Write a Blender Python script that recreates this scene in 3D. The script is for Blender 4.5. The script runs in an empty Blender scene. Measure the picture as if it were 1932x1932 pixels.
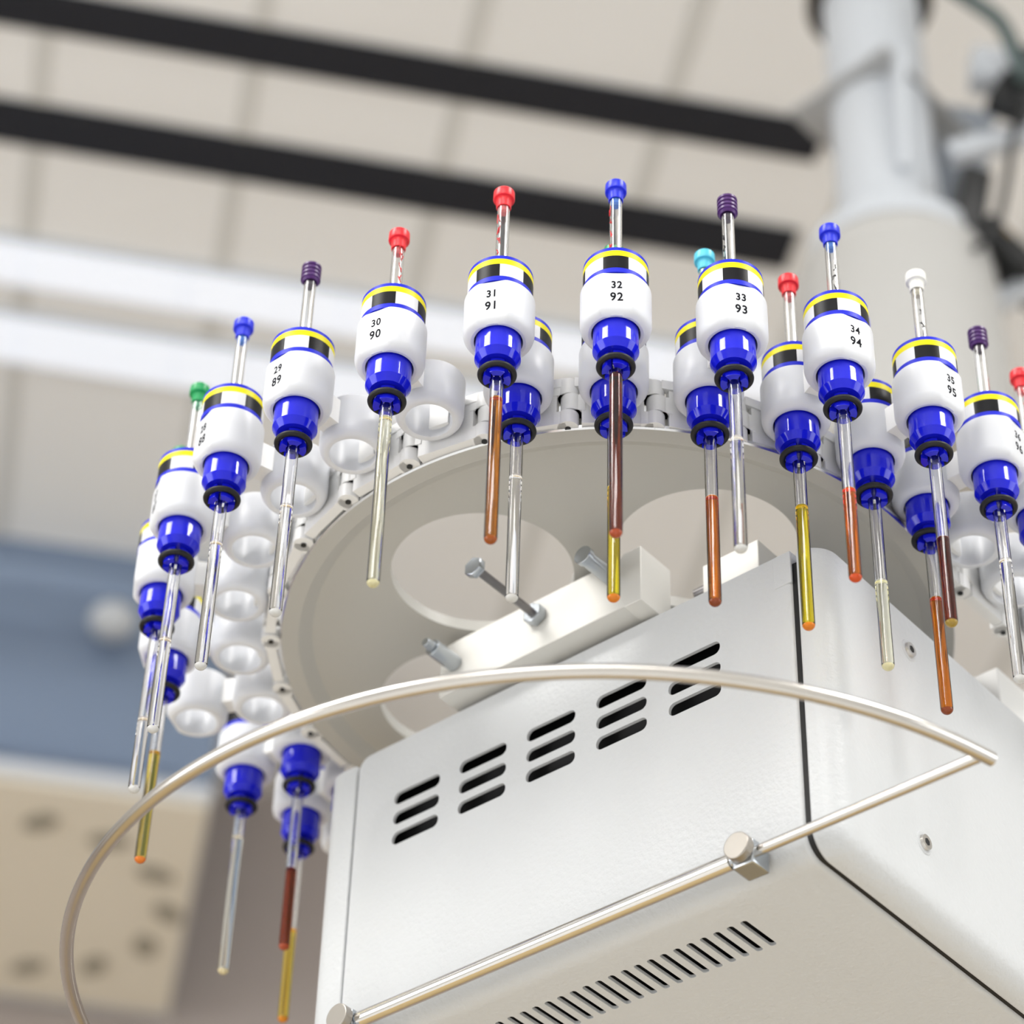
import bpy, bmesh, math, random
from mathutils import Vector, Matrix
random.seed(7)
PI = math.pi
sc = bpy.context.scene
COL = sc.collection

# ---------------------------------------------------------------- frame
# machine coordinates: millimetres, origin on the wheel axis at the height of the rubber rings
MM = 0.001
HZ = 2.07
def W(x, y, z): return Vector((x*MM, y*MM, z*MM + HZ))
def rad(d): return math.radians(d)

# ---------------------------------------------------------------- camera
CAM = W(0.0, -926.669, -716.126)
cr = Vector((0.99940919, 0.02348925, 0.02509028))
cu = Vector((-0.00339745, -0.65892134, 0.75220417))
cf = Vector((-0.03420124, 0.75184501, 0.65845224))
cam_d = bpy.data.cameras.new('camera')
cam = bpy.data.objects.new('camera', cam_d); COL.objects.link(cam)
cu = (cu - cr*cu.dot(cr)).normalized(); cb = cr.cross(cu).normalized()
m = Matrix((cr, cu, cb)).transposed().to_4x4(); m.translation = CAM
cam.matrix_world = m
cam_d.sensor_width = 36.0
cam_d.lens = 36.0*5136.12/1932.0
cam_d.dof.use_dof = True
cam_d.dof.focus_distance = 1.045
cam_d.dof.aperture_fstop = 7.8
cam_d.clip_start = 0.01; cam_d.clip_end = 100
sc.camera = cam

# ---------------------------------------------------------------- world, lights, exposure
w = bpy.data.worlds.new('world'); sc.world = w; w.use_nodes = True
bg = w.node_tree.nodes['Background']
bg.inputs[0].default_value = (0.86, 0.93, 1.0, 1); bg.inputs[1].default_value = 0.5
sc.view_settings.view_transform = 'Standard'; sc.view_settings.look = 'None'
sc.view_settings.gamma = 1.0; sc.view_settings.use_curve_mapping = False
sc.view_settings.exposure = 0.09
sc.cycles.max_bounces = 28; sc.cycles.transmission_bounces = 26; sc.cycles.glossy_bounces = 6
sc.cycles.caustics_refractive = True; sc.cycles.caustics_reflective = False
sc.cycles.sample_clamp_indirect = 6.0

def area(name, loc, target, sx, sy, power, col=(1, 1, 1)):
    l = bpy.data.lights.new(name, 'AREA'); l.shape = 'RECTANGLE'; l.size = sx; l.size_y = sy
    l.energy = power; l.color = col
    o = bpy.data.objects.new(name, l); COL.objects.link(o)
    o.location = loc; d = Vector(target) - Vector(loc)
    o.rotation_euler = d.to_track_quat('-Z', 'Y').to_euler()
    return o
area('ceiling_panel_or_fill', (-1.85, -1.25, 4.0), (-1.85, -1.25, 0), 1.3, 0.9, 62, (1.0, 0.98, 0.95))
area('ceiling_panel_or_fill', (1.75, -1.1, 4.0), (1.75, -1.1, 0), 0.5, 1.1, 44, (1.0, 0.98, 0.95))
area('ceiling_panel_or_fill', (-0.3, -3.2, 4.0), (-0.3, -3.2, 0), 2.4, 0.7, 80, (1.0, 0.98, 0.95))  # added fill to brighten the floor, no panel known here
area('window_or_fill_light', (-3.9, -1.3, 2.0), (0, 0, 2.0), 2.4, 1.9, 48, (0.95, 0.97, 1.0))
area('window_or_fill_light', (3.45, -0.9, 2.2), (0, 0, 2.1), 2.0, 1.6, 26, (0.92, 0.96, 1.0))  # added to brighten the right-hand faces, no window known there
area('window_or_fill_light', (0.9, -4.0, 1.9), (0, 0, 1.9), 2.6, 1.7, 45, (0.93, 0.96, 1.0))  # added general fill from behind the lens, no window known there

# ---------------------------------------------------------------- materials
def mat(name, col, rough=0.5, metal=0.0, trans=0.0, ior=1.45, sss=0.0, emit=None, estr=0.0, bump=0.0, bscale=100.0, spec=0.5, coat=0.0, alpha_noise=None):
    M = bpy.data.materials.new(name); M.use_nodes = True
    nt = M.node_tree; p = nt.nodes['Principled BSDF']
    p.inputs['Base Color'].default_value = (*col, 1); p.inputs['Roughness'].default_value = rough
    p.inputs['Metallic'].default_value = metal; p.inputs['IOR'].default_value = ior
    p.inputs['Transmission Weight'].default_value = trans
    p.inputs['Specular IOR Level'].default_value = spec
    p.inputs['Coat Weight'].default_value = coat
    if sss:
        p.inputs['Subsurface Weight'].default_value = sss
        p.inputs['Subsurface Radius'].default_value = (1.0, 0.95, 0.9)
        p.inputs['Subsurface Scale'].default_value = 0.004
    if emit:
        p.inputs['Emission Color'].default_value = (*emit, 1); p.inputs['Emission Strength'].default_value = estr
    if bump or alpha_noise:
        tc = nt.nodes.new('ShaderNodeTexCoord'); n = nt.nodes.new('ShaderNodeTexNoise')
        n.inputs['Scale'].default_value = bscale; n.inputs['Detail'].default_value = 3
        nt.links.new(tc.outputs['Object'], n.inputs['Vector'])
        if bump:
            b = nt.nodes.new('ShaderNodeBump'); b.inputs['Strength'].default_value = bump; b.inputs['Distance'].default_value = 0.001
            nt.links.new(n.outputs['Fac'], b.inputs['Height']); nt.links.new(b.outputs['Normal'], p.inputs['Normal'])
        if alpha_noise:
            mx = nt.nodes.new('ShaderNodeMix'); mx.data_type = 'RGBA'
            mx.inputs[6].default_value = (*col, 1); mx.inputs[7].default_value = (*alpha_noise, 1)
            nt.links.new(n.outputs['Fac'], mx.inputs[0]); nt.links.new(mx.outputs[2], p.inputs['Base Color'])
    return M
M = {}
M['blue'] = mat('blue_plastic', (0.008, 0.012, 0.66), 0.09, spec=0.5)
M['blue_rim'] = mat('blue_rim', (0.012, 0.022, 0.62), 0.4, spec=0.25)
M['yellow'] = mat('yellow_band', (0.84, 0.74, 0.0), 0.4, spec=0.25)
M['black_mark'] = mat('black_mark', (0.008, 0.008, 0.01), 0.35, spec=0.15)
M['white_mark'] = mat('white_mark', (0.76, 0.77, 0.80), 0.4, spec=0.25)
M['rubber'] = mat('black_rubber', (0.012, 0.012, 0.013), 0.42, spec=0.35)
M['cup'] = mat('white_cup_plastic', (0.745, 0.76, 0.795), 0.34, sss=0.35)
M['link'] = mat('white_link_plastic', (0.90, 0.90, 0.89), 0.4, bump=0.05, bscale=300)
M['ink'] = mat('printed_ink', (0.008, 0.008, 0.012), 0.7, spec=0.1)
M['pen_black'] = mat('black_marker', (0.01, 0.01, 0.015), 0.5)
M['pen_red'] = mat('red_marker', (0.75, 0.03, 0.04), 0.5)
M['glass'] = mat('tube_glass', (1, 1, 1), 0.0, trans=1.0, ior=1.47)
M['enamel'] = mat('white_enamel', (0.65, 0.665, 0.675), 0.33, bump=0.35, bscale=420, spec=0.5)
M['inner_shade'] = mat('inner_shade_black', (0.004, 0.004, 0.005), 0.7)  # near-black standing for shade inside the housing and the screw sockets
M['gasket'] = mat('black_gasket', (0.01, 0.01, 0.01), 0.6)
M['wheel'] = mat('grey_painted_metal', (0.50, 0.49, 0.455), 0.42, bump=0.06, bscale=900)
M['wheel_edge'] = mat('bare_metal_edge', (0.75, 0.76, 0.78), 0.25, metal=1.0)
M['steel'] = mat('stainless_steel', (0.62, 0.595, 0.56), 0.2, metal=1.0)
M['steel_bright'] = mat('polished_steel', (0.74, 0.72, 0.69), 0.07, metal=1.0)
M['brushed'] = mat('brushed_steel', (0.40, 0.375, 0.34), 0.42, metal=1.0)
M['zinc'] = mat('zinc_plated', (0.46, 0.49, 0.52), 0.25, metal=1.0)
M['bolt'] = mat('dark_bolt_steel', (0.22, 0.21, 0.21), 0.32, metal=1.0)
M['alu'] = mat('satin_aluminium', (0.74, 0.73, 0.69), 0.5, metal=0.25, bump=0.03, bscale=500)
M['ceiling'] = mat('ceiling_panel', (0.90, 0.915, 0.935), 0.7)
M['seam'] = mat('ceiling_joint', (0.70, 0.71, 0.71), 0.7)
M['beam'] = mat('dark_channel', (0.009, 0.012, 0.020), 0.5)
M['duct'] = mat('blue_grey_duct', (0.22, 0.285, 0.40), 0.42, metal=0.3)
M['duct_pale'] = mat('pale_duct_edge', (0.62, 0.65, 0.70), 0.5)
M['diffuser'] = mat('beige_diffuser_plate', (0.80, 0.76, 0.67), 0.6)
M['slot'] = mat('diffuser_slot_dark', (0.33, 0.31, 0.26), 0.8)
M['wall'] = mat('brown_grey_wall', (0.42, 0.37, 0.345), 0.8, bump=0.05, bscale=6)
M['wall_pale'] = mat('pale_wall', (0.80, 0.80, 0.79), 0.8)
M['floor'] = mat('tan_floor', (0.70, 0.54, 0.29), 0.5, alpha_noise=(0.66, 0.51, 0.28), bscale=3)
M['floor_grey'] = mat('grey_floor', (0.78, 0.78, 0.77), 0.5, alpha_noise=(0.72, 0.72, 0.71), bscale=3)
M['white_paint'] = mat('white_paint', (0.56, 0.59, 0.63), 0.45)
M['cream_paint'] = mat('cream_paint', (0.47, 0.465, 0.45), 0.5)
M['grey_paint'] = mat('grey_paint', (0.26, 0.29, 0.33), 0.5)
M['black_plastic'] = mat('black_plastic', (0.01, 0.011, 0.012), 0.4)
M['hose'] = mat('teal_hose', (0.06, 0.09, 0.09), 0.5)
M['brass'] = mat('brass', (0.45, 0.30, 0.10), 0.4, metal=1.0)
M['lamp'] = mat('luminaire_diffuser', (0.8, 0.85, 0.95), 0.5, emit=(0.86, 0.91, 1.0), estr=0.42)
CAPS = {'red': (0.85, 0.02, 0.03), 'blue': (0.01, 0.025, 0.68), 'green': (0.0, 0.33, 0.09), 'purple': (0.075, 0.018, 0.14),
        'white': (0.88, 0.88, 0.82), 'cyan': (0.10, 0.62, 0.78)}
for k, c in CAPS.items():
    M['cap_'+k] = mat(k+'_cap', c, 0.32, sss=0.0)
for k, c in {'red': (0.9, 0.15, 0.15), 'blue': (0.02, 0.22, 0.85), 'green': (0.1, 0.5, 0.25), 'purple': (0.05, 0.03, 0.06),
             'white': (0.75, 0.70, 0.55), 'cyan': (0.35, 0.8, 0.7)}.items():
    M['plug_'+k] = mat(k+'_plug', c, 0.35)
LIQ = {'clear': (1, 1, 1), 'pale': (0.98, 0.975, 0.88), 'amber': (0.86, 0.52, 0.12), 'dark_red': (0.60, 0.22, 0.07),
       'orange': (1.0, 0.50, 0.05), 'brown': (0.84, 0.44, 0.05), 'yellow': (0.95, 0.86, 0.08), 'olive': (0.90, 0.80, 0.34),
       'gold': (1.0, 0.87, 0.36), 'deep_brown': (0.50, 0.17, 0.08), 'milky': (0.99, 1.0, 0.99)}
for k, c in LIQ.items():
    lm_ = bpy.data.materials.new(k+'_solution'); lm_.use_nodes = True; nt_ = lm_.node_tree
    gl_ = nt_.nodes.new('ShaderNodeBsdfGlass'); gl_.inputs['Color'].default_value = (*c, 1); gl_.inputs['Roughness'].default_value = 0.0
    gl_.inputs['IOR'].default_value = 0.935      # liquid against the tube's glass
    nt_.links.new(gl_.outputs[0], nt_.nodes['Material Output'].inputs['Surface']); M['liq_'+k] = lm_

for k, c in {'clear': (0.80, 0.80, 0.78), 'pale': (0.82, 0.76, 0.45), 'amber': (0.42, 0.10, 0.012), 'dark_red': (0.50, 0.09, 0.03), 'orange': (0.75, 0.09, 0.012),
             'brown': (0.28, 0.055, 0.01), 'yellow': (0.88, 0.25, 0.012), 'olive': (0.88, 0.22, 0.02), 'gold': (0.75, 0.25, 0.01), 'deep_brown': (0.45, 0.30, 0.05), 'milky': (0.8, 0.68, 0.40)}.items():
    M['tip_'+k] = mat(k+'_tip_piped_light', c, 0.08, trans=0.25)  # tip colour carries the light piped along the tube

# ---------------------------------------------------------------- mesh helpers
def mesh_from(name, verts, faces, mats, fm=None, sharp=35):
    me = bpy.data.meshes.new(name); me.from_pydata([tuple(v) for v in verts], [], faces)
    for x in (mats if isinstance(mats, (list, tuple)) else [mats]): me.materials.append(x)
    if fm: me.polygons.foreach_set('material_index', fm)
    me.polygons.foreach_set('use_smooth', [True]*len(me.polygons))
    me.update(); me.set_sharp_from_angle(angle=rad(sharp))
    return me
def from_bm(name, bm, mats, sharp=22):
    me = bpy.data.meshes.new(name); bm.normal_update(); bm.to_mesh(me); bm.free()
    for x in (mats if isinstance(mats, (list, tuple)) else [mats]): me.materials.append(x)
    me.polygons.foreach_set('use_smooth', [True]*len(me.polygons))
    me.update(); me.set_sharp_from_angle(angle=rad(sharp))
    return me
def add(name, me, parent=None, loc=None, rot=None):
    o = bpy.data.objects.new(name, me); COL.objects.link(o)
    if parent: o.parent = parent
    if loc is not None: o.location = loc
    if rot is not None: o.rotation_euler = rot
    return o
def tag(o, label=None, cat=None, group=None, kind=None):
    if label: o['label'] = label
    if cat: o['category'] = cat
    if group: o['group'] = group
    if kind: o['kind'] = kind
    return o
def thing(name, loc, rotz=0, label=None, cat=None, group=None):
    o = bpy.data.objects.new(name, None); COL.objects.link(o); o.location = loc; o.rotation_euler = (0, 0, rotz)
    o.empty_display_size = 0.01
    return tag(o, label, cat, group)

def lathe(name, prof, mats, seg=48, cx=0, cy=0, fm_prof=None, rfun=None, sharp=35, closed=False):
    """prof: (r,z) in mm, revolved about z.  closed: profile loop (a ring-shaped solid)."""
    vs, fs, fm = [], [], []
    rings = []
    for (r, z) in prof:
        if r <= 1e-6:
            rings.append([len(vs)]); vs.append((cx*MM, cy*MM, z*MM))
        else:
            idx = []
            for i in range(seg):
                a = 2*PI*i/seg; rr = rfun(a, r, z) if rfun else r
                idx.append(len(vs)); vs.append(((cx+rr*math.cos(a))*MM, (cy+rr*math.sin(a))*MM, z*MM))
            rings.append(idx)
    n = len(rings)
    for j in range(n if closed else n-1):
        A, B = rings[j], rings[(j+1) % n]
        mi = fm_prof[j] if fm_prof else 0
        for i in range(seg):
            i2 = (i+1) % seg
            if len(A) == 1 and len(B) == 1: continue
            if len(A) == 1: f = (A[0], B[i2], B[i])
            elif len(B) == 1: f = (A[i], A[i2], B[0])
            else: f = (A[i], A[i2], B[i2], B[i])
            fs.append(f); fm.append(mi(i, seg) if callable(mi) else mi)
    me = mesh_from(name, vs, fs, mats, fm, sharp)
    bm = bmesh.new(); bm.from_mesh(me); bmesh.ops.recalc_face_normals(bm, faces=bm.faces); bm.to_mesh(me); bm.free()
    me.set_sharp_from_angle(angle=rad(sharp))
    return me
def bm_box(bm, c, s, mtx=None, mi=0):
    r = bmesh.ops.create_cube(bm, size=1.0)
    for v in r['verts']:
        p = Vector((v.co.x*s[0]+c[0], v.co.y*s[1]+c[1], v.co.z*s[2]+c[2]))
        v.co = (mtx @ p) if mtx else p
    for f in {f for v in r['verts'] for f in v.link_faces}: f.material_index = mi
    return r['verts']
def bm_cyl(bm, p0, p1, r0, r1=None, seg=24, mi=0, cap=True):
    p0 = Vector(p0); p1 = Vector(p1); d = p1-p0
    r1 = r0 if r1 is None else r1
    q = d.to_track_quat('Z', 'Y').to_matrix().to_4x4(); q.translation = (p0+p1)/2
    g = bmesh.ops.create_cone(bm, cap_ends=cap, segments=seg, radius1=r0, radius2=r1, depth=d.length, matrix=q)
    for f in {f for v in g['verts'] for f in v.link_faces}: f.material_index = mi
def tube_path(pts, r, seg=14, closed=False, cap=True):
    """a bmesh tube round a list of points (metres)"""
    bm = bmesh.new(); n = len(pts); rings = []
    pts = [Vector(p) for p in pts]; up = None
    for i, p in enumerate(pts):
        if closed: t = (pts[(i+1) % n]-pts[i-1]).normalized()
        else: t = (pts[min(i+1, n-1)]-pts[max(i-1, 0)]).normalized()
        if up is None:
            up = Vector((0, 0, 1)) if abs(t.z) < 0.9 else Vector((1, 0, 0))
        s = t.cross(up).normalized(); up = s.cross(t).normalized()
        rings.append([bm.verts.new(p + s*r*math.cos(2*PI*k/seg) + up*r*math.sin(2*PI*k/seg)) for k in range(seg)])
    for i in range(n if closed else n-1):
        A, B = rings[i], rings[(i+1) % n]
        for k in range(seg): bm.faces.new((A[k], A[(k+1) % seg], B[(k+1) % seg], B[k]))
    if cap and not closed:
        bm.faces.new(rings[0][::-1]); bm.faces.new(rings[-1])
    return bm
def bevel_bm(bm, off, seg=2, ang=30):
    es = [e for e in bm.edges if len(e.link_faces) == 2 and e.calc_face_angle(0) > rad(ang)]
    bmesh.ops.bevel(bm, geom=es, offset=off, segments=seg, profile=0.5, affect='EDGES')
def prism(bm, pts, f0, f1):
    A = [bm.verts.new(f0(*p)) for p in pts]; B = [bm.verts.new(f1(*p)) for p in pts]
    n = len(pts)
    for i in range(n): bm.faces.new((A[i], A[(i+1) % n], B[(i+1) % n], B[i]))
    bm.faces.new(A[::-1]); bm.faces.new(B)
def evaluated(o):
    dg = bpy.context.evaluated_depsgraph_get(); dg.update()
    return bpy.data.meshes.new_from_object(o.evaluated_get(dg), depsgraph=dg)
def text_mesh(name, s, size, m):
    cu_ = bpy.data.curves.new(name, 'FONT'); cu_.body = s; cu_.size = size; cu_.align_x = 'CENTER'; cu_.align_y = 'CENTER'
    cu_.extrude = 0.00003; cu_.space_character = 1.12; cu_.offset = 0.0001; cu_.resolution_u = 4
    o = bpy.data.objects.new(name, cu_); COL.objects.link(o)
    me = evaluated(o); bpy.data.objects.remove(o); bpy.data.curves.remove(cu_)
    me.name = name; me.materials.clear(); me.materials.append(m)
    return me

# ================================================================= the room
# background frame: a runs along the dark channels, b across them, h above the lens
KB = 1.45
baz = rad(77.4)
BD = Vector((math.sin(baz), math.cos(baz), 0)); SD = Vector((-math.cos(baz), math.sin(baz), 0))
CA, CB = -0.2023, -0.9043
def G(a, b, h):
    return CAM + (BD*(a-CA) + SD*(b-CB) + Vector((0, 0, h)))*KB
def gbox(bm, a0, a1, b0, b1, h0, h1, mi=0):
    ps = [G(a, b, h) for a in (a0, a1) for b in (b0, b1) for h in (h0, h1)]
    v = [bm.verts.new(p) for p in ps]
    for f in ((0, 1, 3, 2), (4, 6, 7, 5), (0, 4, 5, 1), (2, 3, 7, 6), (0, 2, 6, 4), (1, 5, 7, 3)):
        bm.faces.new([v[i] for i in f]).material_index = mi
    bmesh.ops.recalc_face_normals(bm, faces=bm.faces)
HC = 1.85
bm = bmesh.new(); gbox(bm, -3.2, 2.4, -2.4, 1.8, HC, HC+0.08)
# joints between ceiling panels
for a in [0.011+0.1815*k for k in range(-9, 9)]:
    gbox(bm, a-0.0075, a+0.0075, -0.6, 1.73, HC-0.002, HC+0.01, 1)
tag(add('ceiling', from_bm('ceiling', bm, [M['ceiling'], M['seam']])), kind='structure', label='pale beige ceiling panels with grey joints')
for nm, mt, ar in (('wall_back', 'wall', (-3.2, 2.4, 1.73, 1.8)), ('wall_left', 'wall_pale', (-3.3, -3.2, -2.5, 1.8)), ('wall_right', 'wall_pale', (2.4, 2.5, -2.5, 1.8)), ('wall_front', 'wall_pale', (-3.3, 2.5, -2.5, -2.4))):
    bm = bmesh.new(); gbox(bm, *ar, -0.9335, HC)
    tag(add(nm, from_bm(nm, bm, M[mt])), kind='structure')
bm = bmesh.new()
for j, (ya, yb) in enumerate(((-5, 0.2), (0.2, 5.5))):
    v = [bm.verts.new(p) for p in ((-5, ya, 0), (5.5, ya, 0), (5.5, yb, 0), (-5, yb, 0))]; bm.faces.new(v).material_index = j
tag(add('floor', from_bm('floor', bm, [M['floor_grey'], M['floor']])), kind='structure')

# dark channels on the ceiling
for i, (b0, b1, lab) in enumerate(((0.606, 0.651, 'long dark ceiling channel, upper of the two, farther from the tube caps'),
                                   (0.735, 0.785, 'long dark ceiling channel running just behind the tube caps, lower of the two'))):
    bm = bmesh.new(); gbox(bm, -1.1, (0.335, 0.345)[i], b0-0.004, b1-0.004, HC-0.006, HC-0.0005)
    bevel_bm(bm, 0.002, 2)
    tag(add('ceiling_channel', from_bm('ceiling_channel', bm, M['beam'])), lab, 'channel', 'dark ceiling channels')
# linear luminaires
for i, (b0, b1, lab) in enumerate(((0.908, 0.958, 'long bluish white ceiling light strip, the upper one, beyond the dark channels'),
                                   (1.006, 1.064, 'long bluish white ceiling light strip, the lower one, nearer the air duct'))):
    t = thing('ceiling_light', G(-0.2, (b0+b1)/2, HC), 0, lab, 'ceiling light', 'linear ceiling lights')
    bm = bmesh.new(); gbox(bm, -1.1, 0.55, b0-0.012, b1-0.002, HC-0.008, HC-0.0005)
    for vv in bm.verts: vv.co -= t.location
    add('housing', from_bm('luminaire_housing', bm, M['white_paint']), t)
    bm = bmesh.new()
    for k in range(11):
        gbox(bm, -1.1+0.15*k+0.0004, -1.1+0.15*(k+1)-0.0004, b0-0.009, b1-0.006, HC-0.011, HC-0.0085)
    for vv in bm.verts: vv.co -= t.location
    add('diffuser_panel', from_bm('luminaire_panel', bm, M['lamp']), t)
# air duct with swirl diffuser
t = thing('air_duct', G(-0.3, 1.5, 1.53), 0, 'blue-grey air duct under the ceiling with a pale bottom flange', 'air duct')
bm = bmesh.new()
prof = [(1.335, HC-0.0005), (1.335, 1.815), (1.345, 1.80), (1.345, 1.745), (1.325, 1.70), (1.318, 1.655), (1.326, 1.62), (1.326, 1.575), (1.312, 1.55), (1.312, 1.545)]
A0_, A1_ = -1.1, -0.101
rows = [[bm.verts.new(G(a, b, h)-t.location) for (b, h) in prof+[(1.725, 1.545), (1.725, HC-0.0005)]] for a in (A0_, A1_)]
n = len(rows[0])
for k in range(n): bm.faces.new((rows[0][k], rows[0][(k+1) % n], rows[1][(k+1) % n], rows[1][k]))
bm.faces.new(rows[0]); bm.faces.new(rows[1][::-1])
bmesh.ops.recalc_face_normals(bm, faces=bm.faces)
add('duct_body', from_bm('duct_body', bm, M['duct']), t)
bm = bmesh.new(); gbox(bm, A0_, A1_, 1.300, 1.725, 1.53, 1.5445)
for vv in bm.verts: vv.co -= t.location
tag(add('bottom_flange', from_bm('duct_flange', bm, M['duct_pale']), t), 'pale bottom flange')
t2 = thing('swirl_diffuser', G(-0.295, 1.505, 1.528), 0, 'beige square air diffuser with a ring of dark slots under the blue-grey duct', 'air vent')
bm = bmesh.new(); gbox(bm, -0.50, -0.104, 1.306, 1.70, 1.523, 1.5295)
for vv in bm.verts: vv.co -= t2.location
add('plate', from_bm('diffuser_plate', bm, M['diffuser']), t2)
for rr, nn, ln, wd in ((0.137, 12, 0.040, 0.020),):
    for k in range(nn):
        a = 2*PI*k/nn+rad(-91)
        c = G(-0.26, 1.503, 1.5215)
        bm = bmesh.new(); g = bmesh.ops.create_cone(bm, cap_ends=True, segments=16, radius1=0.5, radius2=0.5, depth=1)
        for vv in bm.verts: vv.co = Vector((vv.co.x*ln*KB, vv.co.y*wd*KB*1.2, vv.co.z*0.004))
        add('slot', from_bm('diffuser_slot', bm, M['slot']), t2, loc=c+(BD*math.cos(a)+SD*math.sin(a))*rr*KB-t2.location+Vector((0, 0, -0.001)), rot=(0, 0, a+PI/2-baz+0.9))
bm = bmesh.new(); bmesh.ops.create_uvsphere(bm, u_segments=20, v_segments=12, radius=0.036)  # solid blob standing for a bright reflection on the duct face
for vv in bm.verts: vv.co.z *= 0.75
tag(add('duct_sensor', from_bm('duct_sensor', bm, M['white_paint']), loc=G(-0.222, 1.305, 1.735)), 'small pale blob standing for a bright reflection on the blue-grey duct', 'sensor')

# ================================================================= white column and fittings, upper right
def dirp(x, y, dist):
    """metres: point seen at that column/row, at the horizontal distance dist from the lens (used to read off places)"""
    d = cf + cr*((x-966)/5136.12) - cu*((y-966)/5136.12)
    return CAM + d*(dist/math.hypot(d.x, d.y))
COLX, COLY = 0.276, 0.885
def hcol(y): return dirp(1655, y, math.hypot(COLX-CAM.x, COLY-CAM.y)).z
t = thing('white_column', (COLX, COLY, hcol(700)), 0, 'tall white round column with square collar and fins, upper right background', 'column')
def lz(z): return (z-t.location.z)/MM
zc, zt = hcol(200), hcol(12)
add('shaft', lathe('column_shaft', [(0, lz(hcol(640))), (50, lz(hcol(640))), (50, lz(CAM.z+HC*KB-0.0005)), (0, lz(CAM.z+HC*KB-0.0005))], M['white_paint'], 40), t)
add('upper_flange', lathe('column_upper_flange', [(50.2, lz(zt)), (66, lz(zt)), (66, lz(zt)+14), (50.2, lz(zt)+14)], M['brass'], 40, closed=True), t)
bpy.data.meshes['column_upper_flange'].materials[0] = mat('dark_brown_metal', (0.035, 0.03, 0.022), 0.5)
# square collar plate seen from below with fins
bm = bmesh.new()
prism(bm, [(-0.091, 0.0), (-0.001, -0.085), (0.118, 0.055), (0.028, 0.14)], lambda a, b: (a, b, 0), lambda a, b: (a, b, 0.006))
bmesh.ops.recalc_face_normals(bm, faces=bm.faces)
add('collar_plate', from_bm('collar_plate', bm, mat('collar_plate_paint', (0.42, 0.43, 0.44), 0.5)), t, loc=(0, 0, hcol(215)-t.location.z))
zf = hcol(400); zc = hcol(215)
for deg, r1 in ((-80, 0.082), (68, 0.10)):
    a = rad(deg)
    bm = bmesh.new()
    bmo = [(0.049, zf-t.location.z), (0.060, zf-t.location.z), (r1, zc-t.location.z), (0.049, zc-t.location.z)]
    vv = [bm.verts.new((r*math.cos(a)+sx*math.sin(a)*0.005, r*math.sin(a)-sx*math.cos(a)*0.005, z)) for sx in (-1, 1) for r, z in bmo]
    for f in ((0, 1, 2, 3), (7, 6, 5, 4), (0, 4, 5, 1), (1, 5, 6, 2), (2, 6, 7, 3), (3, 7, 4, 0)): bm.faces.new([vv[i] for i in f])
    bmesh.ops.recalc_face_normals(bm, faces=bm.faces)
    add('fin', from_bm('column_fin', bm, M['white_paint']), t)
add('lower_flange', lathe('column_lower_flange', [(50.2, lz(hcol(520))), (84, lz(hcol(520))), (84, lz(hcol(520))+22), (70, lz(hcol(520))+30), (50.2, lz(hcol(520))+30)], M['white_paint'], 48, closed=True), t)
zl = lz(hcol(520))
add('turret', lathe('column_turret', [(0, zl-260), (96, zl-260), (97, zl-240), (94, zl-14), (84, zl-2), (0, zl-2)], M['cream_paint'], 48), t)
# clamps, arms and hoses beside the column
def bgbox(name, m, px, dist, size, rot, label, cat, extra=None):
    c = dirp(px[0], px[1], dist)
    bm = bmesh.new(); bmesh.ops.create_cube(bm, size=1)
    for vv in bm.verts: vv.co = Vector((vv.co.x*size[0], vv.co.y*size[1], vv.co.z*size[2]))
    bevel_bm(bm, min(size)*0.18, 3)
    if not extra:
        return tag(add(name, from_bm(name, bm, m), loc=c, rot=rot), label, cat)
    th = thing(name, c, 0, label, cat)
    add('body', from_bm(name+'_body', bm, m), th, rot=rot)
    if extra:
        for (nm, mm, off, sz, ro) in extra:
            bm = bmesh.new(); bmesh.ops.create_cube(bm, size=1)
            for vv in bm.verts: vv.co = Vector((vv.co.x*sz[0], vv.co.y*sz[1], vv.co.z*sz[2]))
            bevel_bm(bm, min(sz)*0.2, 2)
            add(nm, from_bm(name+'_'+nm, bm, mm), th, loc=off, rot=ro)
    return th
D2 = 1.80
bgbox('valve_clamp', M['black_plastic'], (1826, 395), D2, (0.030, 0.035, 0.085), (0.2, 0.15, 0.3),
      'black valve clamp close beside the white column, left of the other', 'clamp',
      [('handle', M['black_plastic'], (0.030, 0.0, -0.055), (0.022, 0.022, 0.075), (0, -0.65, 0)), ('foot', M['grey_paint'], (-0.02, 0, -0.045), (0.04, 0.03, 0.02), (0, 0.3, 0))])
bgbox('valve_clamp', M['black_plastic'], (1905, 495), D2+0.07, (0.040, 0.030, 0.10), (0.1, -0.75, 0.2),
      'black valve clamp with a brass fitting running to the right edge', 'clamp',
      [('brass_fitting', M['brass'], (-0.008, -0.022, 0.01), (0.016, 0.012, 0.014), (0, -0.7, 0))])
bgbox('hose_clamp', M['black_plastic'], (1915, 185), D2, (0.045, 0.03, 0.045), (0.1, 0.5, 0.1),
      'black hose clamp at the right edge under the pale junction box', 'clamp',
      [('upper_jaw', M['black_plastic'], (0.016, 0, 0.035), (0.022, 0.03, 0.06), (0, 0, 0))])
bgbox('junction_box', M['white_paint'], (1868, 135), D2+0.02, (0.040, 0.03, 0.05), (0, 0.1, 0.1), 'pale junction box above the black hose clamp, upper right', 'box')
bgbox('side_pipe', M['white_paint'], (1885, 268), D2+0.03, (0.11, 0.02, 0.022), (0, -0.35, 0), 'pale blue-grey pipe reaching from the column to the right edge', 'pipe')
bgbox('side_pipe', M['white_paint'], (1905, 560), D2+0.04, (0.10, 0.02, 0.018), (0, -0.6, 0), 'pale lower pipe at the right edge above the red cap', 'pipe')
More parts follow.
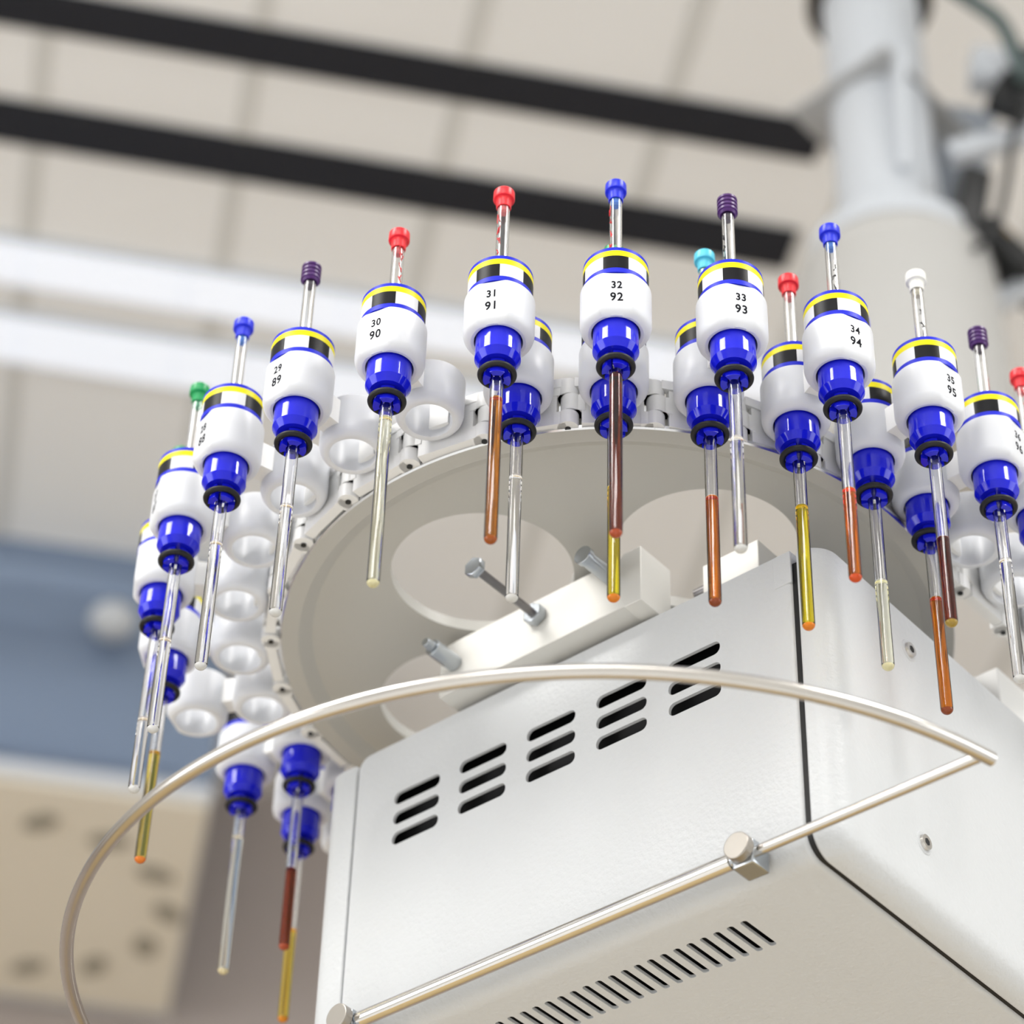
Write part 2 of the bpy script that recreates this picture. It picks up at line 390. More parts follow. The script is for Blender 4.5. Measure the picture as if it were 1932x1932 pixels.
bgbox('shade_plate', M['grey_paint'], (1795, 300), D2+0.10, (0.075, 0.02, 0.15), (0, 0.2, 0), 'slate grey plate standing for shade behind the fins of the white column', 'bracket')  # dark plate put in for the shade beside the column
for (pts, r, lab, m_) in (([(1770, -40), (1830, 0), (1880, 35), (1905, 75), (1935, 150)], 0.008, 'dark teal hose curving down across the upper right corner', M['hose']),
                      ([(1840, 470), (1880, 425), (1900, 340), (1912, 260), (1940, 200)], 0.004, 'thin dark cable looping between the arms at the right edge', M['black_plastic'])):
    ps = [dirp(x, y, D2-0.03) for x, y in pts]
    # smooth the path
    sm = []
    for i in range(len(ps)-1):
        p0 = ps[max(i-1, 0)]; p1 = ps[i]; p2 = ps[i+1]; p3 = ps[min(i+2, len(ps)-1)]
        for k in range(6):
            u = k/6; sm.append(0.5*((2*p1)+(p2-p0)*u+(2*p0-5*p1+4*p2-p3)*u*u+(3*p1-p0-3*p2+p3)*u**3))
    sm.append(ps[-1])
    tag(add('hose' if r > 0.005 else 'cable', from_bm('hose_mesh', tube_path(sm, r, 12), m_)), lab, 'hose' if r > 0.005 else 'cable')

# ================================================================= drive housing
az = rad(38.4)
TU = Vector((math.cos(az), -math.sin(az), 0)); NV = Vector((math.sin(az), math.cos(az), 0))   # u to the right along the face, v away from the face
MU = Matrix((TU, NV, Vector((0, 0, 1)))).transposed().to_4x4()
def UV(u, v, z): return W(*(TU*u + NV*v + Vector((0, 0, z))))
HR = -az  # rotation about z that turns x into u
house = thing('drive_housing', UV(11, 60, -162), HR, 'white enamelled machine housing with rows of black vent slots under the wheel', 'machine housing')
def ubox(bm, u0, u1, v0, v1, z0, z1, org=(11, 60, -162)):
    """box in housing coordinates, local to the housing's base, metres"""
    vs = [bm.verts.new(((u-org[0])*MM, (v-org[1])*MM, (z-org[2])*MM)) for u in (u0, u1) for v in (v0, v1) for z in (z0, z1)]
    fs = []
    for f in ((0, 1, 3, 2), (4, 6, 7, 5), (0, 4, 5, 1), (2, 3, 7, 6), (0, 2, 6, 4), (1, 5, 7, 3)): fs.append(bm.faces.new([vs[i] for i in f]))
    return vs, fs
def near(a, b, e=0.6): return abs(a-b) < e
def shell(u0, u1, v0, v1, z0, z1, bev, th=1.5):
    """closed sheet metal shell; bev: list of (edge test, radius)"""
    bm = bmesh.new(); ubox(bm, u0, u1, v0, v1, z0, z1); bmesh.ops.recalc_face_normals(bm, faces=bm.faces)
    for test, off in bev:
        es = [e for e in bm.edges if test(*[((v.co.x/MM)+11, (v.co.y/MM)+60, (v.co.z/MM)-162) for v in e.verts])]
        bmesh.ops.bevel(bm, geom=es, offset=off*MM, segments=8, profile=0.5, affect='EDGES')
    bmi = bmesh.new(); ubox(bmi, u0+th, u1-th, v0+th, v1-th, z0+th, z1-th); bmesh.ops.recalc_face_normals(bmi, faces=bmi.faces)
    es = [e for e in bmi.edges if all(near(v.co.y/MM+60, v0+th) and near(v.co.z/MM-162, z0+th) for v in e.verts)]
    bmesh.ops.bevel(bmi, geom=es, offset=8.5*MM, segments=6, profile=0.5, affect='EDGES')
    es = [e for e in bmi.edges if all(near(v.co.x/MM+11, u1-th) for v in e.verts)]
    bmesh.ops.bevel(bmi, geom=es, offset=1.5*MM, segments=3, profile=0.5, affect='EDGES')
    return bm, bmi
U0, U1, V0, V1, Z0, Z1 = -103.5, 124.4, -40.0, 240.0, -162.0, -19.5
bm, bmi = shell(U0, U1, V0, V1, Z0, Z1, [
    (lambda p, q: near(p[0], U0) and near(q[0], U0) and near(p[2], Z1) and near(q[2], Z1), 6),
    (lambda p, q: near(p[1], V0) and near(q[1], V0) and near(p[2], Z0) and near(q[2], Z0), 10),
    (lambda p, q: near(p[0], U1) and near(q[0], U1) and (p[2]+q[2])/2 < Z1-1 and ((p[1]+q[1])/2 < V0+11 or (p[2]+q[2])/2 < Z0+11) and not (near(p[1], V1) or near(q[1], V1)) or (near(p[0], U1) and near(q[0], U1) and near(p[2], Z0) and near(q[2], Z0)), 2.2)])
hull = from_bm('front_cover', bm, M['enamel'])
inner = from_bm('front_cover_inner', bmi, M['inner_shade'])
cut = bmesh.new()
def stadium(cut, cu_, cz, ln, ht, r):
    pts = []
    for (x, z, a0) in ((ln/2-r, ht/2-r, 0), (-ln/2+r, ht/2-r, 90), (-ln/2+r, -ht/2+r, 180), (ln/2-r, -ht/2+r, 270)):
        for k in range(6): a = rad(a0+90*k/5); pts.append((cu_+x+r*math.cos(a), cz+z+r*math.sin(a)))
    return pts
def L(u, v, z): return ((u-11)*MM, (v-60)*MM, (z+162)*MM)
for g in range(5):
    for rrow in range(3):
        pts = stadium(cut, -68.8+36.35*g, -50.0-10.25*rrow, 25.5, 6.3, 2.9)
        prism(cut, pts, lambda a, b: L(a, V0-3, b), lambda a, b: L(a, V0+6, b))
for k in range(23):
    uc = 79.6-6.27*k
    pts = stadium(cut, uc, -7.3, 3.0, 20.5, 1.2)
    prism(cut, pts, lambda a, b: L(a, b, Z0-3), lambda a, b: L(a, b, Z0+6))
bmesh.ops.recalc_face_normals(cut, faces=cut.faces)
def booled(base, cutters, name, mats):
    ob = add('tmp_base', base)
    for i, c in enumerate(cutters):
        co = add('tmp_cut', c); md = ob.modifiers.new('b%d' % i, 'BOOLEAN'); md.operation = 'DIFFERENCE'; md.solver = 'EXACT'; md.object = co
        md.material_mode = 'TRANSFER' if hasattr(md, 'material_mode') else 'INDEX'
    me = evaluated(ob); me.name = name
    for o in [x for x in COL.objects if x.name.startswith('tmp_')]: bpy.data.objects.remove(o)
    me.polygons.foreach_set('use_smooth', [True]*len(me.polygons)); me.set_sharp_from_angle(angle=rad(30))
    return me
cutm = from_bm('vent_cutter', cut, M['enamel'])
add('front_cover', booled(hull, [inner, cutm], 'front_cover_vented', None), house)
bm = bmesh.new(); ubox(bm, U0+6, U1-6, V0+10, V1-6, Z0+10, Z1-3)  # black block added inside so the slots read as deep shade
tag(add('vent_shade_box', from_bm('vent_shade_box', bm, M['inner_shade']), house), 'black box added to keep the vent slots dark')
# side covers with a large bend at the front and underneath
for (ua, ub, outer, inner_u) in ((126.9, 139.0, 139.0, 126.9), (-124.5, -104.6, -124.5, -104.6)):
    bm = bmesh.new(); ubox(bm, ua, ub, V0-0.3, V1, Z0-0.5, Z1-2.5); bmesh.ops.recalc_face_normals(bm, faces=bm.faces)
    es = []
    for e in bm.edges:
        P = [((v.co.x/MM)+11, (v.co.y/MM)+60, (v.co.z/MM)-162) for v in e.verts]
        if all(near(p[1], V0-0.3) and near(p[2], Z0-0.5) for p in P): es.append(e)
        if all(near(p[0], outer) for p in P) and (all(near(p[1], V0-0.3) for p in P) or all(near(p[2], Z0-0.5) for p in P)): es.append(e)
    bmesh.ops.bevel(bm, geom=es, offset=11*MM, segments=10, profile=0.5, affect='EDGES')
    if outer < 0:
        es = [e for e in bm.edges if all(near(v.co.x/MM+11, outer) and near(v.co.z/MM-162, Z1-2.5) for v in e.verts)]
        bmesh.ops.bevel(bm, geom=es, offset=14*MM, segments=4, profile=0.5, affect='EDGES')
    es = [e for e in bm.edges if all(near((v.co.x/MM)+11, inner_u, 0.2) for v in e.verts)]
    bmesh.ops.bevel(bm, geom=es, offset=1.2*MM, segments=3, profile=0.5, affect='EDGES')
    add('side_cover', from_bm('side_cover', bm, M['enamel']), house)
bm = bmesh.new()  # black filler in the cover gaps stands for the shade there
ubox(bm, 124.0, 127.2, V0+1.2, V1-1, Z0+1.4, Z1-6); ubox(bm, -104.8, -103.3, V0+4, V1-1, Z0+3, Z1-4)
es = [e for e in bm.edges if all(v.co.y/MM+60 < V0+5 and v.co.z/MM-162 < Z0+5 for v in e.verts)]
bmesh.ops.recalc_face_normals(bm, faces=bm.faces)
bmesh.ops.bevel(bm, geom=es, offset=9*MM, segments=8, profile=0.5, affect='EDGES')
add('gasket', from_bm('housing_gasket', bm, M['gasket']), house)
# corner tab on the front cover at top right
bm = bmesh.new(); ubox(bm, 116.5, 124.6, V0-0.5, V0+1, Z1-16, Z1-0.2); bmesh.ops.recalc_face_normals(bm, faces=bm.faces); bevel_bm(bm, 0.4*MM, 2)
add('corner_tab', from_bm('corner_tab', bm, M['enamel']), house)
# socket screws with dimples on the side
for (vv_, zz) in ((19.5, -39.5), (18.0, -132.5)):
    bm = bmesh.new()
    bm_cyl(bm, L(138.8, vv_, zz), L(139.4, vv_, zz), 0.0052, 0.0046, 28, 1)
    bm_cyl(bm, L(139.0, vv_, zz), L(140.6, vv_, zz), 0.0034, 0.0031, 24, 0)
    bm_cyl(bm, L(140.3, vv_, zz), L(140.65, vv_, zz), 0.0017, 0.0017, 6, 2)
    add('screw', from_bm('socket_screw', bm, [M['steel'], M['enamel'], M['inner_shade']]), house)

# ================================================================= guard hoop
HR_ = 209.0; ZH = -158.0; DCH = 47.0
half = math.sqrt(HR_**2-DCH**2)
hoop = thing('guard_hoop', UV(0, -DCH, ZH), 0, 'curved stainless steel guard hoop sweeping below the tubes with its straight cross bar', 'guard rail')
a0 = math.atan2(-DCH, half)   # in (u,v)
pts = []
N = 120
aa, ab_ = a0+0.0, -PI-a0
for i in range(N+1):
    a = aa + (ab_-aa)*i/N
    pts.append(UV(HR_*math.cos(a), HR_*math.sin(a), ZH)-hoop.location)
ext = (pts[0]-pts[1]).normalized()*0.004
pts[0] = pts[0]+ext
add('hoop_rod', from_bm('hoop_rod', tube_path(pts, 0.0027, 20), M['steel']), hoop)
add('cross_rod', from_bm('cross_rod', tube_path([UV(-half, -DCH, ZH)-hoop.location, UV(half-1.5, -DCH, ZH)-hoop.location], 0.0021, 20), M['steel']), hoop)
UC0, UC1 = -92.5, 103.0
add('sleeve', from_bm('cross_sleeve', tube_path([UV(UC0+6.5, -DCH, ZH)-hoop.location, UV(UC1-6.5, -DCH, ZH)-hoop.location], 0.0033, 28), M['steel_bright']), hoop)
for uc in (UC0, UC1):
    cl = bpy.data.objects.new('rod_clamp', None)
    bm = bmesh.new()
    vs = bm_box(bm, (0, 0, 0), (0.0095, 0.0105, 0.0105)); bevel_bm(bm, 0.0008, 2)
    o = add('clamp_block', from_bm('clamp_block', bm, M['zinc']), hoop, loc=UV(uc+0.8, -DCH+1.6, ZH-1.2)-hoop.location, rot=(0, 0, HR))
    bm = bmesh.new(); d = 0.0055
    bm_cyl(bm, (0, 0, 0), (0, -0.0042, 0), d, d, 40); bevel_bm(bm, 0.0005, 2)
    k = add('clamp_knob', from_bm('clamp_knob', bm, M['brushed']), o, loc=(0, -0.0052, 0.0014))
    bm = bmesh.new(); bm_cyl(bm, (-0.007, 0, 0), (-0.0035, 0, 0), 0.0025, 0.0025, 20)
    if uc == UC0:
        for vv in bm.verts: vv.co.x *= -1
    add('collar', from_bm('clamp_collar', bm, M['zinc']), o, loc=(0, -0.0016, 0.0012))
    bpy.data.objects.remove(cl)

# ================================================================= bracket with bolts between housing and wheel
br = thing('mounting_bracket', UV(2, -40, -17), HR, 'pale aluminium bracket bar with bolts between the housing and the wheel', 'bracket')
def B(u, v, z): return ((u-2)*MM, (v+40)*MM, (z+17)*MM)
bm = bmesh.new()
prof = [(-50, -16.5), (50, -16.5), (50, -4), (33, 10.2), (-41, 10.2), (-50, 9.6)]
prism(bm, prof, lambda a, b: B(a, -50, b), lambda a, b: B(a, -26, b))
bmesh.ops.recalc_face_normals(bm, faces=bm.faces); bevel_bm(bm, 0.0004, 2)
add('bar', from_bm('bracket_bar', bm, M['alu']), br)
bm = bmesh.new()
prism(bm, [(50, -17.5), (58.5, -17.5), (58.5, 11), (50, 11), (44, 6), (44, -4)], lambda a, b: B(a, -50.5, b), lambda a, b: B(a, -30, b))
bmesh.ops.recalc_face_normals(bm, faces=bm.faces); bevel_bm(bm, 0.0004, 2)
add('end_block', from_bm('bracket_block', bm, M['alu']), br)
bm = bmesh.new()
bm_cyl(bm, B(4, -52, 0.5), B(4, -90, 0.5), 0.0019, 0.0019, 24, 0)
o = add('bolt', from_bm('bolt', bm, M['bolt']), br)
bm = bmesh.new(); bm_cyl(bm, B(4, -92.5, 0.5), B(4, -89, 0.5), 0.0047, 0.0047, 6); bevel_bm(bm, 0.0004, 2)
add('head', from_bm('bolt_head', bm, M['zinc']), o)
bm = bmesh.new(); bm_cyl(bm, B(4, -54.6, 0.5), B(4, -50, 0.5), 0.0050, 0.0050, 6); bevel_bm(bm, 0.0005, 2)
add('nut', from_bm('bolt_nut', bm, M['zinc']), o)
for (pu, pz, r1, r2, ln) in ((-41.5, -2.5, 0.0038, 0.0024, 15), (43.5, 1.0, 0.0034, 0.0042, 17)):
    bm = bmesh.new()
    bm_cyl(bm, B(pu, -50, pz), B(pu, -50-ln, pz), r1, r1, 28)
    if r2 < r1: bm_cyl(bm, B(pu, -50-ln, pz), B(pu, -50-ln-4.5, pz), r2, r2*0.85, 24)
    else: bm_cyl(bm, B(pu, -50-ln, pz), B(pu, -50-ln-3, pz), r2, r2, 28)
    bevel_bm(bm, 0.0003, 1, 60)
    add('plunger_pin', from_bm('plunger_pin', bm, M['zinc']), br)
bk = thing('spacer_block', UV(84, -22, -16), HR, 'small pale aluminium block with a dark screw, right behind the bracket end', 'block')
bm = bmesh.new(); vs = bm_box(bm, (0.004, 0, 0.012), (0.028, 0.014, 0.020)); bevel_bm(bm, 0.0005, 2)
add('body', from_bm('rear_block_body', bm, M['alu']), bk)
bm = bmesh.new(); bm_cyl(bm, (-0.016, -0.003, 0.012), (-0.008, -0.003, 0.012), 0.0028, 0.0028, 24)
add('screw', from_bm('rear_block_screw', bm, M['bolt']), bk)

# ================================================================= the wheel
wheel = thing('carousel_wheel', W(5, 0, 12.5), 0, 'large round grey metal wheel with round openings, seen from below', 'wheel')
def w2(x, y): return (x, y)
RW = 145.2
holes = [(-56.7, -53.6)]
ang0 = -46.6
HOL = [(76.3*math.sin(rad(q)), -76.3*math.cos(rad(q))) for q in (-47.6, 28.9, 102, 170, -120)]
base = lathe('wheel_plate', [(0, 3.5), (131.5, 3.5), (137.3, 0), (RW-0.6, 0), (RW, 0.6), (RW, 2.0), (RW-2.5, 2.6), (RW-2.5, 9), (0, 9)], [M['wheel'], M['wheel_edge']], 160,
             fm_prof=[0, 0, 0, 1, 1, 0, 0, 0])
cut = bmesh.new()
for hx, hy in HOL: bm_cyl(cut, (hx*MM, hy*MM, -0.01), (hx*MM, hy*MM, 0.02), 0.0385, 0.0385, 96)
bm_cyl(cut, (0, 0, -0.01), (0, 0, 0.02), 0.010, 0.010, 48)
cutm = from_bm('wheel_cutter', cut, M['wheel'])
add('plate', booled(base, [cutm], 'wheel_plate_cut', None), wheel)
add('hub', lathe('wheel_hub', [(0, -14), (9.8, -14), (9.8, 9), (0, 9)], M['steel'], 48), wheel)
bm = bmesh.new(); bm_box(bm, (0, 0, 0.0163), (0.037, 0.042, 0.0325)); bevel_bm(bm, 0.0012, 3)
tag(add('support_block', from_bm('support_block', bm, mat('bright_white_enamel', (0.86, 0.86, 0.84), 0.4)), loc=UV(112, 128, -21.8), rot=(0, 0, HR)),
    'bright white support block on the housing under the chain, right of the wheel', 'support block')

# ================================================================= carrier chain
Q6, Q7 = 0.01994709, 0.23515498
A_R, A_L, RP = 51.6, -128.4, 142.6
RO, RI = 192.0, 159.8
def link_frame(k):
    a = math.degrees(Q6 + Q7*(k-32)); off = 0
    if a > A_R: off = RP*rad(a-A_R); a2 = A_R
    elif a < A_L: off = RP*rad(a-A_L); a2 = A_L
    else: a2 = a
    a2 = rad(a2)
    return a2, off*math.cos(a2), off*math.sin(a2)
def place(k, r, z):
    a, dx, dy = link_frame(k)
    return W(r*math.sin(a)+dx, -r*math.cos(a)+dy, z)
CUPP = [(9.4, 17.2), (10.6, 17.0), (11.6, 17.3), (12.7, 18.1), (13.4, 19.3), (13.8, 21.0), (13.8, 37.4), (13.4, 38.0), (11.6, 38.0), (9.9, 34.0), (9.4, 30)]
FLAT = 12.25
def flat_r(a, r, z):
    # the outward face (towards -y) is milled flat
    if r < 9.6: return r
    c = math.cos(a+PI/2)
    lim = FLAT*(r/13.8 if z < 20 else 1.0)
    lim = max(min(lim, FLAT), 0)
    if c > 0.2: return min(r, lim/c) if lim/c > 9.6 else r
    return r
cup_o = lathe('outer_cup', CUPP, M['cup'], 96, cx=0, cy=0, rfun=flat_r, closed=True, sharp=26)
cup_i = lathe('inner_cup', CUPP, M['cup'], 64, closed=True)
def link_body():
    bm = bmesh.new()
    def bx(c, s): bm_box(bm, (c[0]*MM, c[1]*MM, c[2]*MM), (s[0]*MM, s[1]*MM, s[2]*MM))
    bx((0, -144.2, 25.5), (24.5, 4.4, 23.5))
    bx((0, -145.6, 35.3), (30.5, 3.0, 4.6))
    for sx, z0, z1 in ((-1, 20.4, 28.6), (1, 13.4, 20.0), (1, 29.0, 36.8)):
        bm_cyl(bm, (sx*16.3*MM, -143.4*MM, z0*MM), (sx*16.3*MM, -143.4*MM, z1*MM), 0.0043, 0.0043, 24)
        bx((sx*13.4, -143.6, (z0+z1)/2), (5.0, 6.4, z1-z0))
    bx((0, -148.5, 27.5), (8.5, 8.0, 13.0))          # web to the inner cup
    bx((0, -176.0, 28.8), (8.5, 9.0, 12.5))          # web between the cups
    return from_bm('link_body', bm, M['link'])
lb = link_body()
pinm = bmesh.new(); bm_cyl(pinm, (0.0163, -0.1434, 0.0128), (0.0163, -0.1434, 0.0136), 0.0012, 0.0012, 16)
pin = from_bm('hinge_pin', pinm, M['black_plastic'])
FULL_O = {22, 23, 25, 26, 27, 28, 29, 30, 31, 32, 33, 34, 35, 36, 37}
FULL_I = {22, 23, 31, 32, 33, 34, 35, 36}
zn1, zn2 = 31.5, 25.0
for k in range(21, 40):
    a, dx, dy = link_frame(k)
    desc = ('both filled' if k in FULL_O and k in FULL_I else 'inner cup empty')
    if 28 <= k <= 36: lab = 'white double-cup chain carrier numbered %d over %d, %s' % (k, k+60, desc)
    else:
        side = {21: 'behind the left edge of the housing', 22: 'just left of the housing edge, lowest at left', 23: 'second lowest at left, above the housing corner',
                24: 'both mouths open, above the pair of low blue holders', 25: 'lowest filled one on the far left of the ring', 26: 'leftmost of the ring', 27: 'just left of the one numbered 28',
                37: 'cut by the right edge, red-capped tube in it', 38: 'empty, right edge beneath the red cap', 39: 'barely in view at the right edge, farthest of the straight run'}[k]
        lab = 'white double-cup chain carrier, ' + side
    t = thing('chain_carrier', W(dx, dy, 0), a, lab, 'chain carrier', 'white chain carriers')
    add('link_body', lb, t)
    add('outer_cup', cup_o, t, loc=(0, -RO*MM, 0)); add('inner_cup', cup_i, t, loc=(0, -RI*MM, 0))
    add('hinge_pin', pin, t)
    for s, z, sz in ((str(k), zn1, 0.0046), (str(k+60), zn2, 0.0054)):
        add('printed_number', text_mesh('number_'+s, s, sz, M['ink']), t, loc=(0, -(RO+FLAT+0.02)*MM, z*MM), rot=(PI/2, 0, 0)).scale = (0.88, 1.14, 1)

# ---- spinners
BODYP = [(0, 4.5), (5.2, 4.5), (7.1, 4.5), (8.9, 7.7), (8.75, 20), (9.3, 22), (9.3, 38.3), (12.75, 38.3), (12.75, 40.7)]
body_me = lathe('spinner_body', BODYP+[(12.6, 40.7), (12.6, 50.2), (12.75, 50.2), (12.75, 51.9), (12.3, 52.4), (2.7, 52.4)], [M['blue'], M['blue_rim']], 64, sharp=16, fm_prof=[0]*6+[1]*8)
band_y = lathe('yellow_band', [(12.78, 47.3), (12.78, 50.2), (12.5, 50.2), (12.5, 47.3)], M['yellow'], 64, closed=True)
band_c = lathe('checker_band', [(12.78, 40.7), (12.78, 47.3), (12.5, 47.3), (12.5, 40.7)], [M['white_mark'], M['black_mark']], 64, closed=True,
               fm_prof=[(lambda i, s: 1 if (i*8//s) % 2 == 0 else 0)]*4)
def petals():
    bm = bmesh.new()
    for q_ in range(4):
        c = rad(90*q_+45); hw = rad(32)
        n = 8
        for (r0, r1, z0, z1) in ((2.75, 5.3, -2.9, -0.9), (2.75, 4.9, -0.9, 4.2)):
            ring = []
            for z in (z0, z1):
                ring.append([bm.verts.new((r*math.cos(c-hw+2*hw*i/n)*MM, r*math.sin(c-hw+2*hw*i/n)*MM, z*MM)) for r, rng in ((r0, range(n+1)), (r1, range(n, -1, -1))) for i in rng])
            A, Bq = ring; N_ = len(A)
            for i in range(N_): bm.faces.new((A[i], A[(i+1) % N_], Bq[(i+1) % N_], Bq[i]))
            bm.faces.new(A[::-1]); bm.faces.new(Bq)
    bmesh.ops.recalc_face_normals(bm, faces=bm.faces)
    return from_bm('collet', bm, M['blue'])
collet = petals()
def torus_me(name, R, r, m_, z=0):
    prof = [(R+r*math.cos(2*PI*i/16), z+r*math.sin(2*PI*i/16)) for i in range(16)]
    return lathe(name, prof, m_, 48, closed=True)
ring_me = torus_me('rubber_ring', 6.35, 1.22, M['rubber'])

# ---- tubes
def glass_me(zb, zl, lq, ln=184.0):
    R_, r_ = 2.48, 2.05
    zt_ = zb+ln
    prof = []
    for i in range(7): a = rad(-90+15*i); prof.append((R_*math.cos(a) if i else 0, zb+R_+R_*math.sin(a)))
    prof += [(R_, zt_), (r_, zt_), (r_, zl), (1.7, zl-0.3), (1.2, zl-0.5), (0, zl-0.6)]
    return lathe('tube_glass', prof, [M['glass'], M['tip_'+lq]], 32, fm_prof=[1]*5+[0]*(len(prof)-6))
def liquid_me(zb, zl, m_):
    r_ = 2.06; R_ = 2.48; prof = []
    for i in range(7): a = rad(-90+15*i); prof.append((r_*math.cos(a) if i else 0, zb+R_+r_*math.sin(a)))
    prof += [(r_, zl-0.15), (1.7, zl-0.4), (1.2, zl-0.62), (0, zl-0.72)]
    return lathe('sample_liquid', prof, m_, 32)
def cap_me(zt_, colr):
    if colr == 'purple':
        prof = [(2.5, zt_-9.6), (3.1, zt_-9.8), (3.6, zt_-9.0)]
        for j in range(4):
            z = zt_-8.6+2.2*j
            prof += [(3.55, z), (4.1, z+0.3), (4.1, z+1.3), (3.55, z+1.6)]
        prof += [(3.4, zt_-0.3), (2.6, zt_), (0, zt_)]
        return lathe('tube_cap', prof, M['cap_'+colr], 32)
    prof = [(2.5, zt_-9.8), (2.82, zt_-9.8), (3.0, zt_-9.2), (3.0, zt_-6.0), (3.3, zt_-5.2), (4.2, zt_-4.9), (4.35, zt_-4.5), (4.25, zt_-0.7), (3.8, zt_-0.15), (0, zt_)]
    return lathe('tube_cap', prof, M['cap_'+colr], 32)
def plug_me(zt_, colr):
    return lathe('cap_plug', [(0, zt_-13.2), (1.3, zt_-13.0), (1.98, zt_-12.2), (1.98, zt_-1), (0, zt_-1)], M['plug_'+colr], 24)
def scribble(seed, z0, z1, side, n=5):
    rnd = random.Random(seed); cu_ = bpy.data.curves.new('scribble', 'CURVE'); cu_.dimensions = '3D'; cu_.bevel_depth = 0.00022; cu_.bevel_resolution = 1
    for j in range(n):
        zc_ = z1-(z1-z0)*(j+0.5)/n; ac = side+rnd.uniform(-0.15, 0.15); sp = cu_.splines.new('POLY'); m_ = rnd.randint(5, 8); sp.points.add(m_-1)
        hh = (z1-z0)/n*0.42
        for i in range(m_):
            a_ = ac+rnd.uniform(-0.38, 0.38); zz = zc_+rnd.uniform(-hh, hh)
            sp.points[i].co = (2.6*MM*math.cos(a_), 2.6*MM*math.sin(a_), zz*MM, 1)
    return cu_
def curve_obj_mesh(cu_, m_):
    o = bpy.data.objects.new('tmp_c', cu_); COL.objects.link(o); me = evaluated(o); bpy.data.objects.remove(o)
    me.materials.clear(); me.materials.append(m_); me.name = 'handwriting'; return me

# row, number, bottom z, liquid level z (None = empty), liquid, cap, checker rotation, collet rotation, marking
S = [
 ('O', 22, -93.0, -45.0, 'gold', 'blue', 0, 20, None),
 ('O', 23, -88.8, -17.0, 'milky', 'green', 50, 30, None),
 ('O', 25, -88.6, -32.4, 'olive', 'green', 20, 10, None),
 ('O', 26, -85.0, -48.4, 'clear', 'green', 0, 60, None),
 ('O', 27, -87.0, -40.9, 'clear', 'green', 30, 0, None),
 ('O', 28, -86.0, -23.2, 'clear', 'blue', 43, 70, None),
 ('O', 29, -86.1, -32.2, 'clear', 'purple', 31, 50, None),
 ('O', 30, -92.0, -9.0, 'pale', 'red', -21, 45, ('red', -55)),
 ('O', 31, -83.7, -12.6, 'amber', 'red', -25, 45, ('red', -120)),
 ('O', 32, -84.3, -4.3, 'dark_red', 'blue', 0, 65, ('red', -140)),
 ('O', 33, -86.0, -31.0, 'clear', 'purple', 10, 40, ('black', -150)),
 ('O', 34, -85.6, -41.6, 'orange', 'blue', -18, 42, ('black', -80)),
 ('O', 35, -85.5, -43.2, 'deep_brown', 'white', 7, 35, ('black', -85)),
 ('O', 36, -87.1, -27.5, 'clear', 'purple', 0, 5, None),
 ('O', 37, -86.0, -35.0, 'clear', 'red', 15, 25, ('red', -90)),
 ('I', 22, -86.0, -40.0, 'yellow', 'blue', 0, 0, None),
 ('I', 23, -86.3, -44.8, 'dark_red', 'blue', 0, 10, None),
 ('I', 31, -84.9, -23.6, 'clear', 'blue', 60, 55, None),
 ('I', 32, -87.6, -32.1, 'yellow', 'green', 10, 20, None),
 ('I', 33, -85.2, -32.7, 'brown', 'cyan', -35, 50, None),
 ('I', 34, -85.2, -25.1, 'yellow', 'red', -15, 5, None),
 ('I', 35, -87.1, -44.4, 'pale', 'blue', 30, 0, None),
 ('I', 36, -87.1, -30.5, 'brown', 'green', -10, 48, None),
]
LNAME = {'clear': 'a colourless sample', 'milky': 'a bright colourless sample', 'pale': 'a pale yellowish sample', 'amber': 'amber-brown liquid', 'dark_red': 'dark red-brown liquid', 'orange': 'vivid orange-red liquid',
         'brown': 'orange-brown liquid', 'yellow': 'yellow liquid', 'olive': 'olive-gold liquid', 'gold': 'golden liquid', 'deep_brown': 'dark maroon liquid'}
WHERE = {('O', 22): 'hanging lowest of all, left of the housing', ('O', 23): 'lowest on the left over the brown wall', ('O', 25): 'crossed by the steel hoop at far left',
         ('O', 26): 'leftmost of all', ('O', 27): 'crossing in front of the leftmost tubes', ('O', 36): 'under the purple cap at the right edge', ('O', 37): 'cut off at the right edge',
         ('I', 22): 'mostly hidden behind the housing edge at left', ('I', 23): 'just left of the housing edge', ('I', 31): 'right of the amber tube of cup 31', ('I', 32): 'directly behind the red-brown tube of cup 32',
         ('I', 33): 'left of the empty-looking tube of cup 33', ('I', 34): 'in front of the black gap of the housing', ('I', 35): 'right of the orange-red tube of cup 34', ('I', 36): 'left of the maroon tube of cup 35'}
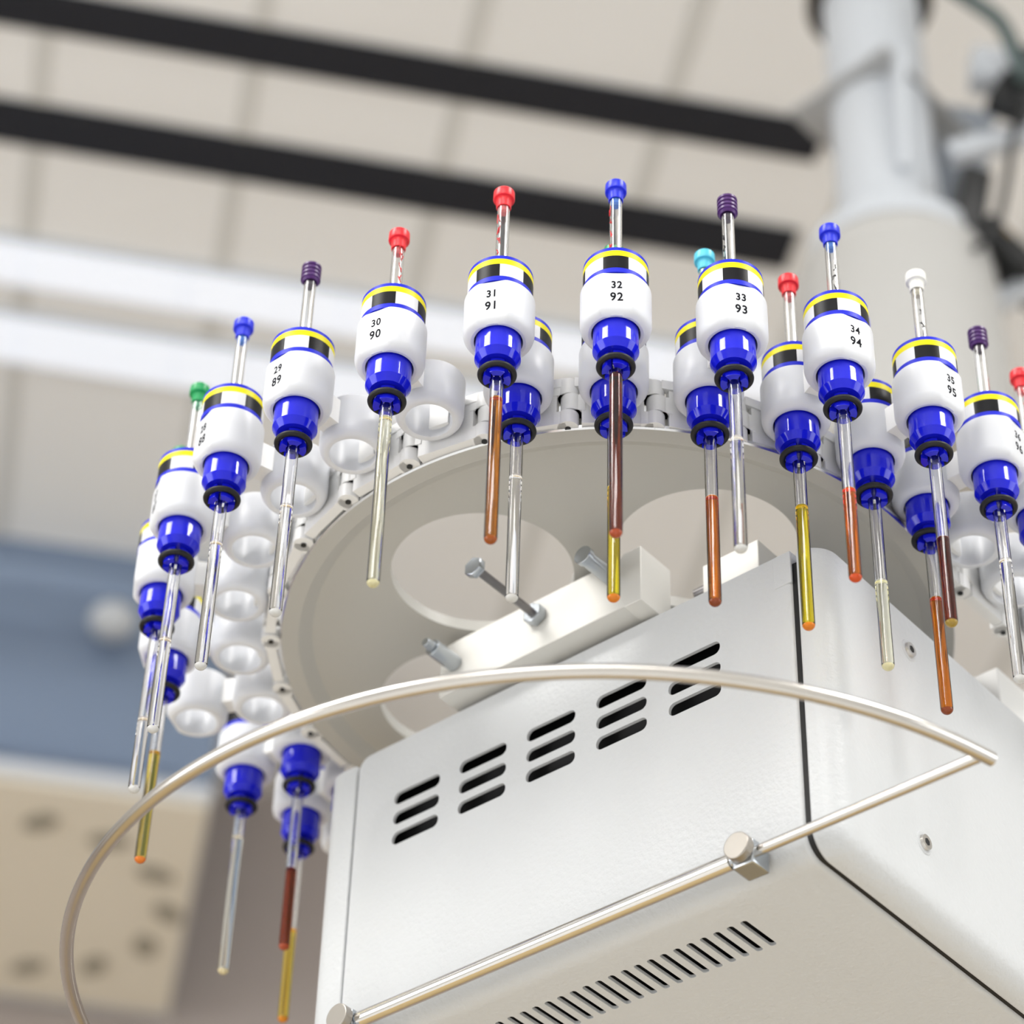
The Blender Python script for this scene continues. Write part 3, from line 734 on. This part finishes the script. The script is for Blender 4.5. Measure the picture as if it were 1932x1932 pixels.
for (row, k, zb, zl, lq, capc, chk, colr, mark) in S:
    r = RO if row == 'O' else RI
    P = place(k, r, 0); a, dx, dy = link_frame(k)
    wh = 'in numbered outer cup %d' % k if (row, k) not in WHERE else None
    where_s = {('O', 22): 'lower of the pair beside the left housing edge', ('O', 23): 'lowest left one, under the steel hoop', ('O', 25): 'lower far-left one, half hidden by glass tubes', ('O', 26): 'leftmost one of the ring',
               ('O', 27): 'second from the left, upper left flank', ('O', 36): 'outer row at right edge, under a purple cap', ('O', 37): 'cut by the right edge, under a red cap', ('I', 22): 'sliver behind the housing top left corner',
               ('I', 23): 'inner row, beneath the hoop beside the housing', ('I', 31): 'inner row, between cups 31 and 32', ('I', 32): 'inner row, directly behind cup 32', ('I', 33): 'inner row with cyan capped tube, left of cup 33',
               ('I', 34): 'inner row with red capped tube, left of cup 34', ('I', 35): 'inner row, between cups 34 and 35', ('I', 36): 'inner row, lowest right, beneath cup 35'}.get((row, k), 'in the outer cup numbered %d' % k)
    sp = thing('tube_spinner', P, 0, 'blue holder with black ring, ' + where_s, 'sample holder', 'blue sample holders')
    add('body', body_me, sp)
    # one black square faces the viewer side; chk turns it (degrees to the right)
    vdir = math.atan2(CAM.y-P.y, CAM.x-P.x)
    add('checker_band', band_c, sp, rot=(0, 0, vdir + rad(chk) - rad(22.5)))
    add('yellow_band', band_y, sp)
    add('collet', collet, sp, rot=(0, 0, vdir + rad(colr)))
    add('rubber_ring', ring_me, sp)
    tl = 'glass tube with %s%s, %s' % (LNAME[lq], ', %s cap' % capc if (row, k) in {('O', n_) for n_ in range(27, 38)} | {('I', 32), ('I', 33), ('I', 34)} else '',
                                                    WHERE.get((row, k), 'in the cup numbered %d' % k))
    TL = 168.0 if (row, k) == ('I', 31) else 184.0
    tb = thing('sample_tube', P, 0, tl, 'sample tube', 'glass sample tubes')
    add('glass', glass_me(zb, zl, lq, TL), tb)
    add('liquid', liquid_me(zb, zl, M['liq_'+lq]), tb)
    zt_ = zb+TL+1.8
    c = add('cap', cap_me(zt_, capc), tb)
    add('plug', plug_me(zt_, capc), c)
    if mark:
        add('handwriting', curve_obj_mesh(scribble(k, 62 if mark[0] == 'red' else 56, 88 if mark[0] == 'red' else 78, rad(mark[1]), 4), M['pen_'+mark[0]]), tb)
for o in COL.objects:
    if o.name.startswith('tmp_'): bpy.data.objects.remove(o)
